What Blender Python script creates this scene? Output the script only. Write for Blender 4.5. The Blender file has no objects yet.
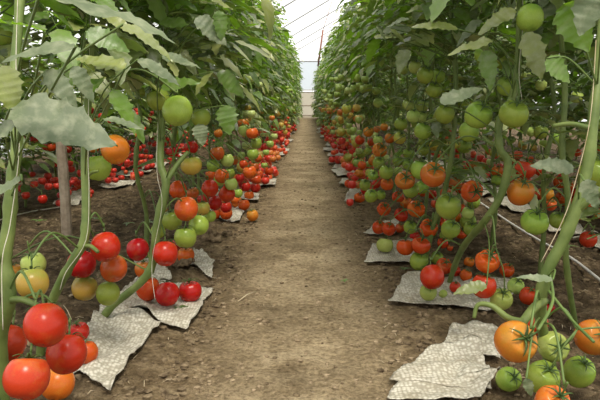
import bpy, math, random
from mathutils import Vector, Matrix, Euler, noise, Quaternion
random.seed(7)
S = bpy.context.scene
COL = S.collection
R = random.random
U = random.uniform
PI = math.pi

# ------------------------------------------------------------------ camera
CAM = Vector((0.0, 0.0, 0.65))
F = 600.0
cam_d = bpy.data.cameras.new('camera'); cam = bpy.data.objects.new('camera', cam_d); COL.objects.link(cam)
cam_d.sensor_width = 36; cam_d.lens = 36; cam_d.clip_start = 0.02; cam_d.clip_end = 200
cam.location = CAM
cam.rotation_euler = (math.radians(90 - 9.46), 0, math.radians(0.67))
S.camera = cam
_M = cam.rotation_euler.to_matrix()
RX, UP, FW = _M @ Vector((1, 0, 0)), _M @ Vector((0, 1, 0)), _M @ Vector((0, 0, -1))
def ray(px, py): return FW + RX * ((px - 300) / F) + UP * ((200 - py) / F)
def at(px, py, d): return CAM + ray(px, py) * d
def ground(px, py):
    r = ray(px, py); return CAM + r * (-CAM.z / r.z)
def project(p):
    v = Vector(p) - CAM; d = v.dot(FW)
    if d < 0.05: return (-999, -999, d)
    return (300 + F * v.dot(RX) / d, 200 - F * v.dot(UP) / d, d)

# ------------------------------------------------------------------ ground height
def smooth(a, b, x):
    t = min(1, max(0, (x - a) / (b - a))); return t * t * (3 - 2 * t)
def gh(x, y):
    b = smooth(0.26, 0.5, abs(x + 0.02 + 0.04 * math.sin(y * 1.7)))
    h = 0.012 * b + 0.006 * noise.noise(Vector((x * 2.2, y * 2.2, 0)))
    h += (0.005 + 0.018 * b) * noise.noise(Vector((x * 9, y * 9, 3)))
    h += (0.0035 + 0.012 * b) * noise.noise(Vector((x * 27, y * 27, 7)))
    return h

# ------------------------------------------------------------------ materials
def newmat(name):
    m = bpy.data.materials.new(name); m.use_nodes = True
    nt = m.node_tree; nt.nodes.clear()
    out = nt.nodes.new('ShaderNodeOutputMaterial')
    return m, nt, out
def N(nt, t, **kw):
    n = nt.nodes.new(t)
    for k, v in kw.items(): setattr(n, k, v)
    return n
def ramp(nt, stops, src=None):
    r = nt.nodes.new('ShaderNodeValToRGB'); e = r.color_ramp.elements
    while len(e) < len(stops): e.new(0.5)
    for i, (p, c) in enumerate(stops):
        e[i].position = p; e[i].color = (*c, 1)
    if src: nt.links.new(src, r.inputs[0])
    return r
def noise_tex(nt, scale, detail=4, vec=None, rough=0.6):
    n = nt.nodes.new('ShaderNodeTexNoise'); n.inputs['Scale'].default_value = scale
    n.inputs['Detail'].default_value = detail; n.inputs['Roughness'].default_value = rough
    if vec: nt.links.new(vec, n.inputs['Vector'])
    return n
def mixc(nt, fac, a, b, mode='MIX'):
    m = nt.nodes.new('ShaderNodeMix'); m.data_type = 'RGBA'; m.blend_type = mode
    for sock, v in ((m.inputs[0], fac), (m.inputs[6], a), (m.inputs[7], b)):
        if hasattr(v, 'is_output'): nt.links.new(v, sock)
        elif isinstance(v, (int, float)): sock.default_value = v
        else: sock.default_value = (*v, 1)
    return m.outputs[2]

def mat_soil():
    m, nt, out = newmat('soil'); L = nt.links.new
    geo = N(nt, 'ShaderNodeNewGeometry'); pos = geo.outputs['Position']
    sep = N(nt, 'ShaderNodeSeparateXYZ'); L(pos, sep.inputs[0])
    n1 = noise_tex(nt, 3.2, 6, pos, .65); n2 = noise_tex(nt, 14, 6, pos, .7); n3 = noise_tex(nt, 70, 5, pos, .7)
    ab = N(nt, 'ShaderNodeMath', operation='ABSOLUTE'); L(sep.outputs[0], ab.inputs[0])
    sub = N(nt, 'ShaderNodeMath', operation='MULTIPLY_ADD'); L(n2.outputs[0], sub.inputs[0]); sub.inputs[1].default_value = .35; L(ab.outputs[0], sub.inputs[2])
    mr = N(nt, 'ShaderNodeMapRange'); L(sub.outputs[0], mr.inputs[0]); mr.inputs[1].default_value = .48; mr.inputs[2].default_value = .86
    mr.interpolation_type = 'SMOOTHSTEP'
    path = ramp(nt, [(.36, (.17, .12, .066)), (.5, (.35, .262, .152)), (.64, (.56, .445, .285))], n1.outputs[0])
    path2 = mixc(nt, .38, path.outputs[0], ramp(nt, [(.34, (.13, .095, .052)), (.6, (.47, .38, .24))], n2.outputs[0]).outputs[0])
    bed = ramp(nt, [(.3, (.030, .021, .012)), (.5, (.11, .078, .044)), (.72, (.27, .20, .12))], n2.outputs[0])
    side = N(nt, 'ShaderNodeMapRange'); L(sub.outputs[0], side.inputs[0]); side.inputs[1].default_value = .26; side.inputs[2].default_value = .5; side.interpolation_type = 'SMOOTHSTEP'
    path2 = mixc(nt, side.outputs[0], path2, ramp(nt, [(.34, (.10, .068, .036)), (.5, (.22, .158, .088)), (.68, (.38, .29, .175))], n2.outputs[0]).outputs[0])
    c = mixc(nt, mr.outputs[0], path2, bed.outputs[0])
    c = mixc(nt, .85, c, ramp(nt, [(.34, (.4, .37, .33)), (.55, (1, 1, 1)), (.7, (1.3, 1.27, 1.22))], n3.outputs[0]).outputs[0], 'MULTIPLY')
    b = N(nt, 'ShaderNodeBsdfPrincipled'); b.inputs['Roughness'].default_value = .95
    b.inputs['Specular IOR Level'].default_value = .15
    L(c, b.inputs['Base Color'])
    bump = N(nt, 'ShaderNodeBump'); bump.inputs['Strength'].default_value = .9; bump.inputs['Distance'].default_value = .025
    ad = N(nt, 'ShaderNodeMath', operation='ADD'); L(n2.outputs[0], ad.inputs[0]); L(n3.outputs[0], ad.inputs[1])
    L(ad.outputs[0], bump.inputs['Height']); L(bump.outputs[0], b.inputs['Normal'])
    L(b.outputs[0], out.inputs[0]); return m

def mat_simple(name, c1, c2, scale=20, rough=.7, spec=.3, bump=0.0, coat=0):
    m, nt, out = newmat(name); L = nt.links.new
    tc = N(nt, 'ShaderNodeTexCoord'); n = noise_tex(nt, scale, 4, tc.outputs['Object'])
    r = ramp(nt, [(.3, c1), (.7, c2)], n.outputs[0])
    b = N(nt, 'ShaderNodeBsdfPrincipled'); b.inputs['Roughness'].default_value = rough
    b.inputs['Specular IOR Level'].default_value = spec
    L(r.outputs[0], b.inputs['Base Color'])
    if bump:
        bp = N(nt, 'ShaderNodeBump'); bp.inputs['Strength'].default_value = bump; bp.inputs['Distance'].default_value = .004
        L(n.outputs[0], bp.inputs['Height']); L(bp.outputs[0], b.inputs['Normal'])
    L(b.outputs[0], out.inputs[0]); return m

def mat_leaf(name, top, under, trans, tw=.42, rough=.40):
    m, nt, out = newmat(name); L = nt.links.new
    geo = N(nt, 'ShaderNodeNewGeometry'); oi = N(nt, 'ShaderNodeObjectInfo')
    n = noise_tex(nt, 9, 3, geo.outputs['Position']); n2 = noise_tex(nt, 60, 4, geo.outputs['Position'])
    c = mixc(nt, geo.outputs['Backfacing'], top, under)
    isl = ramp(nt, [(0, (.28, .36, .22)), (.4, (.7, .80, .62)), (.62, (1.45, 1.4, 1.35)), (1, (2.3, 2.05, 2.4))], geo.outputs['Random Per Island'])
    c = mixc(nt, 1.0, c, isl.outputs[0], 'MULTIPLY')
    c = mixc(nt, .75, c, ramp(nt, [(.3, (.5, .58, .45)), (.7, (1.3, 1.25, 1.25))], n.outputs[0]).outputs[0], 'MULTIPLY')
    dust = ramp(nt, [(.45, (0, 0, 0)), (.72, (.6, .6, .6))], n2.outputs[0])
    c = mixc(nt, dust.outputs[0], c, (.31, .33, .20))
    b = N(nt, 'ShaderNodeBsdfPrincipled'); b.inputs['Roughness'].default_value = rough
    b.inputs['Specular IOR Level'].default_value = .85
    L(c, b.inputs['Base Color'])
    t = N(nt, 'ShaderNodeBsdfTranslucent')
    L(mixc(nt, 1.0, trans, ramp(nt, [(.3, (.55, .62, .5)), (.7, (1.3, 1.25, 1.2))], n.outputs[0]).outputs[0], 'MULTIPLY'), t.inputs[0])
    mx = N(nt, 'ShaderNodeMixShader'); mx.inputs[0].default_value = tw
    L(b.outputs[0], mx.inputs[1]); L(t.outputs[0], mx.inputs[2])
    bp = N(nt, 'ShaderNodeBump'); bp.inputs['Strength'].default_value = .35; bp.inputs['Distance'].default_value = .003
    L(n2.outputs[0], bp.inputs['Height']); L(bp.outputs[0], b.inputs['Normal'])
    L(mx.outputs[0], out.inputs[0]); return m

def mat_tomato(name, low, top, blend=(.1, .8), spread=.03):
    # skin colour runs from the blossom end (low) to the shoulder round the calyx (top)
    m, nt, out = newmat(name); L = nt.links.new
    tc = N(nt, 'ShaderNodeTexCoord'); oi = N(nt, 'ShaderNodeObjectInfo')
    sep = N(nt, 'ShaderNodeSeparateXYZ'); L(tc.outputs['Object'], sep.inputs[0])
    ns = noise_tex(nt, 3.0, 3, tc.outputs['Object'])
    ma = N(nt, 'ShaderNodeMath', operation='MULTIPLY_ADD'); L(ns.outputs[0], ma.inputs[0]); ma.inputs[1].default_value = .7; L(sep.outputs[2], ma.inputs[2])
    mr = N(nt, 'ShaderNodeMapRange'); L(ma.outputs[0], mr.inputs[0]); mr.inputs[1].default_value = blend[0]; mr.inputs[2].default_value = blend[1]
    mr.interpolation_type = 'SMOOTHSTEP'
    c = mixc(nt, mr.outputs[0], low, top)
    hs = N(nt, 'ShaderNodeHueSaturation')
    h = N(nt, 'ShaderNodeMapRange'); L(oi.outputs['Random'], h.inputs[0]); h.inputs[3].default_value = .5 - spread * .4; h.inputs[4].default_value = .5 + spread
    v = N(nt, 'ShaderNodeMapRange'); L(oi.outputs['Random'], v.inputs[0]); v.inputs[3].default_value = .8; v.inputs[4].default_value = 1.15
    L(h.outputs[0], hs.inputs['Hue']); L(v.outputs[0], hs.inputs['Value']); L(c, hs.inputs['Color'])
    st = noise_tex(nt, 2.2, 5, tc.outputs['Object'], .65)
    blot = ramp(nt, [(.52, (0, 0, 0)), (.72, (.55, .55, .55))], st.outputs[0])
    c = mixc(nt, blot.outputs[0], c, top)
    L(c, hs.inputs['Color'])
    fleck = noise_tex(nt, 26, 4, tc.outputs['Object'])
    c2 = mixc(nt, .16, hs.outputs[0], ramp(nt, [(.4, (.7, .7, .7)), (.65, (1.3, 1.3, 1.3))], fleck.outputs[0]).outputs[0], 'MULTIPLY')
    b = N(nt, 'ShaderNodeBsdfPrincipled'); b.inputs['Roughness'].default_value = .27
    b.inputs['Specular IOR Level'].default_value = .27
    L(c2, b.inputs['Base Color'])
    L(b.outputs[0], out.inputs[0]); return m

def mat_sheet():
    m, nt, out = newmat('foam_net'); L = nt.links.new
    tc = N(nt, 'ShaderNodeTexCoord'); uv = tc.outputs['Object']
    vo = N(nt, 'ShaderNodeTexVoronoi'); vo.feature = 'F1'; vo.inputs['Scale'].default_value = 105; vo.inputs['Randomness'].default_value = .5
    L(uv, vo.inputs['Vector'])
    n = noise_tex(nt, 9, 5, uv)
    r = ramp(nt, [(.3, (.42, .37, .28)), (.45, (.53, .495, .41)), (.75, (.62, .595, .51))], n.outputs[0])
    hole = ramp(nt, [(.25, (1, 1, 1)), (.62, (.48, .46, .41))], vo.outputs['Distance'])
    c = mixc(nt, .85, r.outputs[0], hole.outputs[0], 'MULTIPLY')
    b = N(nt, 'ShaderNodeBsdfPrincipled'); b.inputs['Roughness'].default_value = .6
    L(c, b.inputs['Base Color'])
    bp = N(nt, 'ShaderNodeBump'); bp.inputs['Strength'].default_value = .7; bp.inputs['Distance'].default_value = .004; bp.invert = True
    L(vo.outputs['Distance'], bp.inputs['Height']); L(bp.outputs[0], b.inputs['Normal'])
    L(b.outputs[0], out.inputs[0]); return m

def mat_film(name, col, tr):
    m, nt, out = newmat(name); L = nt.links.new
    a = N(nt, 'ShaderNodeBsdfTransparent'); a.inputs[0].default_value = (*col, 1)
    t = N(nt, 'ShaderNodeBsdfTranslucent'); t.inputs[0].default_value = (*col, 1)
    g = N(nt, 'ShaderNodeTexCoord'); n = noise_tex(nt, 1.5, 3, g.outputs['Object'])
    mr = N(nt, 'ShaderNodeMapRange'); L(n.outputs[0], mr.inputs[0]); mr.inputs[3].default_value = 1 - tr - .06; mr.inputs[4].default_value = 1 - tr + .06
    x = N(nt, 'ShaderNodeMixShader'); L(mr.outputs[0], x.inputs[0]); L(a.outputs[0], x.inputs[1]); L(t.outputs[0], x.inputs[2])
    L(x.outputs[0], out.inputs[0]); return m

M = dict(
    soil=mat_soil(), sheet=mat_sheet(),
    clod=mat_simple('clod', (.05, .034, .02), (.24, .18, .11), 40, .95, .1, .8),
    pale_clod=mat_simple('pale_clod', (.14, .1, .06), (.36, .28, .18), 40, .95, .1, .8),
    straw=mat_simple('dry_stalk', (.30, .22, .12), (.58, .50, .36), 20, .8, .2),
    stem=mat_simple('stem_green', (.065, .105, .02), (.165, .21, .055), 14, .55, .35, .5),
    thin=mat_simple('stalk_green', (.06, .11, .022), (.14, .20, .05), 14, .5, .35, .3),
    calyx=mat_simple('calyx_green', (.03, .06, .012), (.08, .13, .03), 20, .55, .3),
    leaf=mat_leaf('leaf', (.19, .22, .065), (.22, .25, .10), (.15, .29, .012), .28),
    leaf2=mat_leaf('leaf_fresh', (.10, .18, .03), (.14, .22, .06), (.20, .40, .012), .46),
    big=mat_leaf('leaf_dusty', (.085, .115, .055), (.105, .135, .07), (.10, .20, .015), .22, .6),
    weed=mat_leaf('weed', (.09, .17, .04), (.12, .22, .07), (.15, .36, .03)),
    twine=mat_simple('twine', (.42, .39, .30), (.62, .59, .50), 60, .8, .2),
    hose=mat_simple('hose_white', (.42, .41, .38), (.60, .59, .56), 15, .5, .4),
    wood=mat_simple('weathered_wood', (.20, .155, .11), (.36, .30, .23), 25, .85, .15, .5),
    redwood=mat_simple('red_brown_pole', (.15, .06, .045), (.28, .12, .09), 8, .7, .2),
    metal=mat_simple('galvanised', (.22, .22, .23), (.34, .34, .35), 10, .5, .5),
    film=mat_film('plastic_film', (.97, .98, .99), .72),
    filmblue=mat_film('plastic_film_end', (.72, .78, .82), .5),
    filmwarm=mat_film('plastic_film_door', (.60, .55, .43), .4),
    R=mat_tomato('skin_red', (.46, .026, .008), (.47, .11, .018), (.6, 1.2), .02),
    D=mat_tomato('skin_deep_red', (.38, .017, .009), (.36, .03, .014), (.6, 1.2), .012),
    E=mat_tomato('skin_orange_red', (.52, .06, .012), (.50, .19, .03), (.45, 1.1), .02),
    O=mat_tomato('skin_orange', (.49, .10, .014), (.37, .165, .024), (.2, 1.05), .02),
    Y=mat_tomato('skin_turning_yellow', (.44, .29, .05), (.28, .33, .06), (.2, .9), .02),
    G=mat_tomato('skin_green', (.27, .34, .050), (.15, .25, .032), (.3, 1.0), .02),
    P=mat_tomato('skin_pale_green', (.38, .44, .11), (.26, .35, .065), (.3, 1.0), .02),
)

# ------------------------------------------------------------------ mesh helpers
class MB:
    def __init__(s): s.v = []; s.f = []; s.mi = []
    def add(s, vs, fs, mi=0):
        o = len(s.v); s.v.extend(vs); s.f.extend([tuple(i + o for i in f) for f in fs]); s.mi.extend([mi] * len(fs))
    def tube(s, pts, rads, seg=8, mi=0, cap=True):
        pts = [Vector(p) for p in pts]; n = len(pts); vs = []; ref = None
        for i, p in enumerate(pts):
            t = (pts[min(i + 1, n - 1)] - pts[max(i - 1, 0)])
            if t.length < 1e-9: t = Vector((0, 0, 1))
            t.normalize()
            if ref is None: ref = t.orthogonal().normalized()
            ref = (ref - t * ref.dot(t))
            if ref.length < 1e-6: ref = t.orthogonal()
            ref.normalize(); b = t.cross(ref); r = rads[i] if hasattr(rads, '__len__') else rads
            for k in range(seg):
                a = 2 * PI * k / seg; vs.append(p + (ref * math.cos(a) + b * math.sin(a)) * r)
        fs = []
        for i in range(n - 1):
            for k in range(seg):
                k2 = (k + 1) % seg; fs.append((i * seg + k, i * seg + k2, (i + 1) * seg + k2, (i + 1) * seg + k))
        if cap: fs.append(tuple(range(seg - 1, -1, -1))); fs.append(tuple(range((n - 1) * seg, n * seg)))
        s.add(vs, fs, mi)
    def mesh(s, name, mats, smooth=True):
        me = bpy.data.meshes.new(name); me.from_pydata([tuple(v) for v in s.v], [], s.f)
        for m in (mats if isinstance(mats, (list, tuple)) else [mats]): me.materials.append(m)
        me.polygons.foreach_set('use_smooth', [smooth] * len(me.polygons))
        if any(s.mi): me.polygons.foreach_set('material_index', s.mi)
        me.update(); return me
def link(name, me, parent=None, loc=None):
    o = bpy.data.objects.new(name, me); COL.objects.link(o)
    if parent: o.parent = parent
    if loc is not None: o.location = loc
    return o
def tag(o, label=None, cat=None, group=None, kind=None):
    if label: o['label'] = label
    if cat: o['category'] = cat
    if group: o['group'] = group
    if kind: o['kind'] = kind
    return o
def spline(pts, n=6):
    pts = [Vector(p) for p in pts]; out = []
    for i in range(len(pts) - 1):
        p0 = pts[max(i - 1, 0)]; p1 = pts[i]; p2 = pts[i + 1]; p3 = pts[min(i + 2, len(pts) - 1)]
        for k in range(n):
            t = k / n
            out.append(.5 * ((2 * p1) + (p2 - p0) * t + (2 * p0 - 5 * p1 + 4 * p2 - p3) * t * t + (3 * p1 - p0 - 3 * p2 + p3) * t ** 3))
    out.append(pts[-1]); return out

# ------------------------------------------------------------------ ground
def build_ground():
    xs = []; x = -3.6
    while x < 6.8:
        xs.append(x); a = abs(x); x += .012 if a < .62 else (.022 if a < 1.6 else .12)
    xs.append(6.8)
    ys = []; y = -1.5
    while y < 24:
        ys.append(y); y += .25 if y < .8 else max(.012, .006 * y)
    ys.append(24.0)
    mb = MB(); nx = len(xs)
    vs = [(x, y, gh(x, y)) for y in ys for x in xs]
    fs = [(j * nx + i, j * nx + i + 1, (j + 1) * nx + i + 1, (j + 1) * nx + i) for j in range(len(ys) - 1) for i in range(nx - 1)]
    mb.add(vs, fs); tag(link('floor', mb.mesh('floor', M['soil'])), kind='structure')
build_ground()

V3 = Vector
def blob(mb, c, r, seg=6, rings=4, sq=.6, mi=0):
    vs = []; fs = []; s0 = U(0, 99)
    for i in range(rings + 1):
        th = PI * i / rings
        for k in range(seg):
            ph = 2 * PI * k / seg
            d = Vector((math.sin(th) * math.cos(ph), math.sin(th) * math.sin(ph), math.cos(th)))
            rr = r * (1 + .6 * noise.noise(d * 1.3 + Vector((s0, 0, 0))) + .25 * noise.noise(d * 3.1 + Vector((0, s0, 0))))
            vs.append((c[0] + d.x * rr, c[1] + d.y * rr, c[2] + d.z * rr * sq))
    for i in range(rings):
        for k in range(seg):
            k2 = (k + 1) % seg; fs.append((i * seg + k, (i + 1) * seg + k, (i + 1) * seg + k2, i * seg + k2))
    mb.add(vs, fs, mi)
mb = MB()
for i in range(11000):
    y = .9 + 9 * R() ** 1.8
    z = R()
    if z < .62: x = random.choice((-1, 1)) * U(.3, 1.45)
    elif z < .8: x = random.choice((-1, 1)) * U(.22, .36)
    else: x = max(-.3, min(.3, random.gauss(.12 if R() < .5 else -.2, .12)))
    r = (.003 + .011 * R() ** 2.5) if abs(x) > .28 else (.002 + .0085 * R() ** 3)
    blob(mb, (x, y, gh(x, y) + r * .2), r, 5, 3, mi=0 if abs(x) > .27 or R() < .4 else 1)
tag(link('soil_crumbs', mb.mesh('soil_crumbs', [M['clod'], M['pale_clod']], False)), 'loose brown soil crumbs scattered over the beds and the path', 'soil', kind='stuff')
mb = MB()
for i in range(420):
    y = .95 + 6 * R() ** 1.6; x = random.choice((-1, 1)) * U(.18, 1.3)
    a = U(0, PI); l = U(.008, .035); z = gh(x, y) + .004
    mb.tube([(x, y, z), (x + math.cos(a) * l * .5, y + math.sin(a) * l * .5, z + U(0, .006)), (x + math.cos(a) * l, y + math.sin(a) * l, z)], U(.0005, .0013), 4)
tag(link('dry_litter', mb.mesh('dry_litter', M['straw'])), 'thin dry straw bits and broken stalks lying on the soil', 'straw', kind='stuff')
for (px, py, r, lab) in [(183, 268, .045, 'biggest brown clod of earth, beside the pale foam scrap behind the left bunches'),
                         (212, 243, .040, 'brown clod of earth on the left path edge above the pale foam scrap'),
                         (228, 236, .022, 'small brown clod on the path just right of the pair of bigger clods')]:
    p = ground(px, py); mb = MB(); blob(mb, (0, 0, 0), r, 36, 24, .8)
    for k, q in enumerate(mb.v): mb.v[k] = V3(q) * (1 + .22 * noise.noise(V3(q) * 60) + .12 * noise.noise(V3(q) * 160))
    tag(link('soil_clod', mb.mesh('soil_clod', M['clod'], False), loc=(p.x, p.y, gh(p.x, p.y) + r * .4)), lab, 'clod')

# ------------------------------------------------------------------ foam sheets
def sheet(name, corners, lab, group=None, hero=False, n=26, amp=.008):
    """corners: four ground points (near-left, near-right, far-right, far-left)"""
    c = [Vector((p[0], p[1])) for p in corners]; cen = sum(c, Vector((0, 0))) / 4
    sd = U(0, 50); mb = MB(); vs = []
    for layer in (0, 1):
        for j in range(n + 1):
            for i in range(n + 1):
                u, v = i / n, j / n
                p = c[0] * (1 - u) * (1 - v) + c[1] * u * (1 - v) + c[2] * u * v + c[3] * (1 - u) * v
                e = min(u, 1 - u, v, 1 - v)
                w = Vector((noise.noise(Vector((p.x * 14, p.y * 14, sd))), noise.noise(Vector((p.x * 14, p.y * 14, sd + 9))))) * (.009 if e < .12 else .006)
                if e < .001: w += Vector((U(-1, 1), U(-1, 1))) * .0018
                p = p + w
                z = gh(p.x, p.y) + .006 + amp * (1 + noise.noise(Vector((p.x * 7 + sd, p.y * 7, 1)))) + amp * .5 * noise.noise(Vector((p.x * 22, p.y * 22, sd)))
                z += .012 * max(0, .08 - e) / .08 * max(0, noise.noise(Vector((p.x * 9, p.y * 9, sd + 4))) + .1)
                vs.append((p.x - cen.x, p.y - cen.y, z + (.0025 if layer == 0 else 0)))
    K = (n + 1) ** 2; fs = []
    for j in range(n):
        for i in range(n):
            a = j * (n + 1) + i; q = (a, a + 1, a + n + 2, a + n + 1)
            fs.append(q); fs.append(tuple(K + k for k in reversed(q)))
    edge = [i for i in range(n)] + [j * (n + 1) + n for j in range(n)] + [n * (n + 1) + i for i in range(n, 0, -1)] + [j * (n + 1) for j in range(n, 0, -1)]
    for a, b in zip(edge, edge[1:] + edge[:1]): fs.append((b, a, K + a, K + b))
    mb.add(vs, fs)
    return tag(link(name, mb.mesh(name, M['sheet']), loc=(cen.x, cen.y, 0)), lab, 'foam sheet', group)
def gs(*pp): return [ground(*p) for p in pp]
SH = [
 (gs((70, 380), (109, 396), (161, 329), (102, 308)), 'pale bubbly foam sheet beside the nearest left tomatoes, pointed corner on the path'),
 (gs((114, 312), (187, 336), (214, 293), (140, 285)), 'pale foam sheet under the three red tomatoes lying on the left'),
 (gs((150, 290), (172, 285), (160, 262), (128, 262)), 'pale foam sheet behind the three red tomatoes and left of the big clod'),
 (gs((190, 270), (212, 281), (214, 266), (195, 256)), 'small rounded foam scrap beside the big clod on the left'),
 (gs((205, 222), (240, 224), (247, 208), (212, 208)), 'foam sheet under the cluster of red tomatoes midway down the left row'),
 (gs((388, 385), (492, 398), (480, 352), (432, 354)), 'nearest crumpled foam sheet at the bottom right of the path'),
 (gs((440, 356), (500, 368), (508, 338), (452, 330)), 'crumpled foam sheet directly left of the big orange tomato, right side'),
 (gs((385, 403), (480, 412), (500, 384), (400, 386)), 'foam sheet cut by the bottom edge under the green tomatoes, right side'),
 (gs((389, 306), (500, 318), (520, 292), (407, 276)), 'long foam sheet under the red tomatoes lying at the right path edge'),
 (gs((363, 267), (428, 268), (420, 244), (373, 247)), 'foam sheet under the oval pale green tomato on the right'),
 (gs((363, 235), (395, 240), (400, 226), (376, 226)), 'foam sheet tip poking out beneath the right red trio'),
 (gs((344, 203), (372, 202), (372, 190), (350, 190)), 'foam sheet beside two green tomatoes at the right path edge'),
]
for c, lab in SH: sheet('foam_sheet', c, lab)
# sheets along the rest of the rows
for s, X0, y0, lab, grp in [(-1, .27, 3.75, 'pale foam sheet at the left path edge, far along the row', 'foam sheets along the left path edge'),
                            (1, .25, 4.5, 'pale foam sheet at the right path edge, far along the row', 'foam sheets along the right path edge'),
                            (-1, 1.36, 3.6, 'pale foam sheet under the red tomatoes of the neighbouring row on the left', 'foam sheets of the left neighbouring row'),
                            (1, 1.18, 2.4, 'pale foam sheet under the neighbouring row behind the right stems', 'foam sheets of the right neighbouring row')]:
    y = y0
    while y < (14 if X0 < 1 else 7):
        a = X0 + U(-.05, .06); b = a + (U(.26, .36) if X0 < 1 else U(.15, .24)); w = U(.3, .5); k = U(-.08, .08)
        sheet('foam_sheet', [(s * a, y), (s * b, y + k), (s * b, y + w + k), (s * (a + U(-.04, .05)), y + w)], lab, grp, n=14, amp=.012)
        y += w + U(.06, .4)

# ------------------------------------------------------------------ greenhouse shell
SL = .577; XR = 1.6; YE = 21.8; XL, XE = -3.2, 6.4
def roofz(x): return 2.5 + SL * x if x < XR else 2.5 + SL * XR - SL * (x - XR)
mb = MB(); Y0 = -1.5
prof = [XL, -1.5, 0, XR, 3.2, 4.8, XE]
vs = [(x, y, roofz(x)) for y in (Y0, YE) for x in prof]; n = len(prof)
mb.add(vs, [(i, i + 1, n + i + 1, n + i) for i in range(n - 1)])
tag(link('ceiling', mb.mesh('ceiling', M['film'], False)), kind='structure')
for nm, x in (('wall_left', XL), ('wall_right', XE)):
    mb = MB(); mb.add([(x, Y0, -.05), (x, YE, -.05), (x, YE, roofz(x)), (x, Y0, roofz(x))], [(0, 1, 2, 3)])
    tag(link(nm, mb.mesh(nm, M['film'], False)), kind='structure')
# end wall: film with a door opening on the path axis
DX0, DX1, DZ = -.55, .75, .95
mb = MB()
for mi, (za, zb) in enumerate(((1.98, 9), (1.0, 1.98), (-.05, 1.0))):
    if mi == 0:
        mb.add([(XL + 2.3, YE, za), (XE - 2.3, YE, za), (XR, YE, roofz(XR))], [(0, 1, 2)], 0)
    elif mi == 1: mb.add([(XL, YE, za), (XE, YE, za), (XE - 2.3, YE, zb), (XL + 2.3, YE, zb)], [(0, 1, 2, 3)], 1)
    else:
        mb.add([(XL, YE, za), (DX0, YE, za), (DX0, YE, zb), (XL, YE, zb)], [(0, 1, 2, 3)], 2)
        mb.add([(DX1, YE, za), (XE, YE, za), (XE, YE, zb), (DX1, YE, zb)], [(0, 1, 2, 3)], 2)
tag(link('wall_back', mb.mesh('wall_back', [M['film'], M['filmblue'], M['filmwarm']], False)), kind='structure')
dr = bpy.data.objects.new('door_1', None); COL.objects.link(dr); dr.location = (.1, YE + .05, 0); tag(dr, kind='structure')
mb = MB(); mb.add([(-.62, 0, 0), (.62, 0, 0), (.62, 0, .9), (-.62, 0, .9)], [(0, 1, 2, 3)])
link('door_panel', mb.mesh('door_panel', M['filmwarm'], False), dr)
mb = MB()
for a, b in (((-.62, 0, 0), (-.62, 0, .92)), ((.62, 0, 0), (.62, 0, .92)), ((-.62, 0, .92), (.62, 0, .92)), ((-.62, 0, .45), (.62, 0, .45)), ((-.62, 0, .1), (.62, 0, .1))):
    mb.tube([a, b], .018, 6)
link('door_frame', mb.mesh('door_frame', M['wood']), dr)
mb = MB(); mb.tube([(XL, YE - .03, 2.0), (XE, YE - .03, 2.0)], .025, 6); tag(link('trim_1', mb.mesh('trim', M['metal'])), kind='structure')
mb = MB(); mb.tube([(XL, YE - .03, 1.0), (XE, YE - .03, 1.0)], .012, 6); tag(link('trim_2', mb.mesh('trim', M['wood'])), kind='structure')
k = 3
for y in (-.9, 1.0, 3.4, 5.85, 8.3, 10.75, 13.2, 15.65, 18.1, 20.5):
    mb = MB(); mb.tube([(XL, y, 0), (XL, y, roofz(XL) - .03), (XR, y, roofz(XR) - .03), (XE, y, roofz(XE) - .03), (XE, y, 0)], .014, 6)
    tag(link('trim_%d' % k, mb.mesh('trim', M['metal'])), kind='structure'); k += 1
# leaning support pole and its wire
p1 = at(318, 66, 12.6); p2 = at(323, 30, 12.6); p3 = at(333, -2, 12.6)
base = p1
e = bpy.data.objects.new('support_pole', None); COL.objects.link(e); e.location = base
tag(e, 'thin red brown pole hanging slanted above the right row against the white roof', 'pole')
mb = MB(); mb.tube([Vector((0, 0, 0)), p2 - base], .017, 8); link('shaft', mb.mesh('shaft', M['redwood']), e)
up = (p3 - p2); hit = p2 + up * ((roofz(p3.x) - .03 - p2.z) / up.z)
hit.z = roofz(hit.x) - .03
mb = MB(); mb.tube([p2 - base, hit - base], .006, 6); link('hanging_wire', mb.mesh('hanging_wire', M['redwood']), e)

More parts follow.
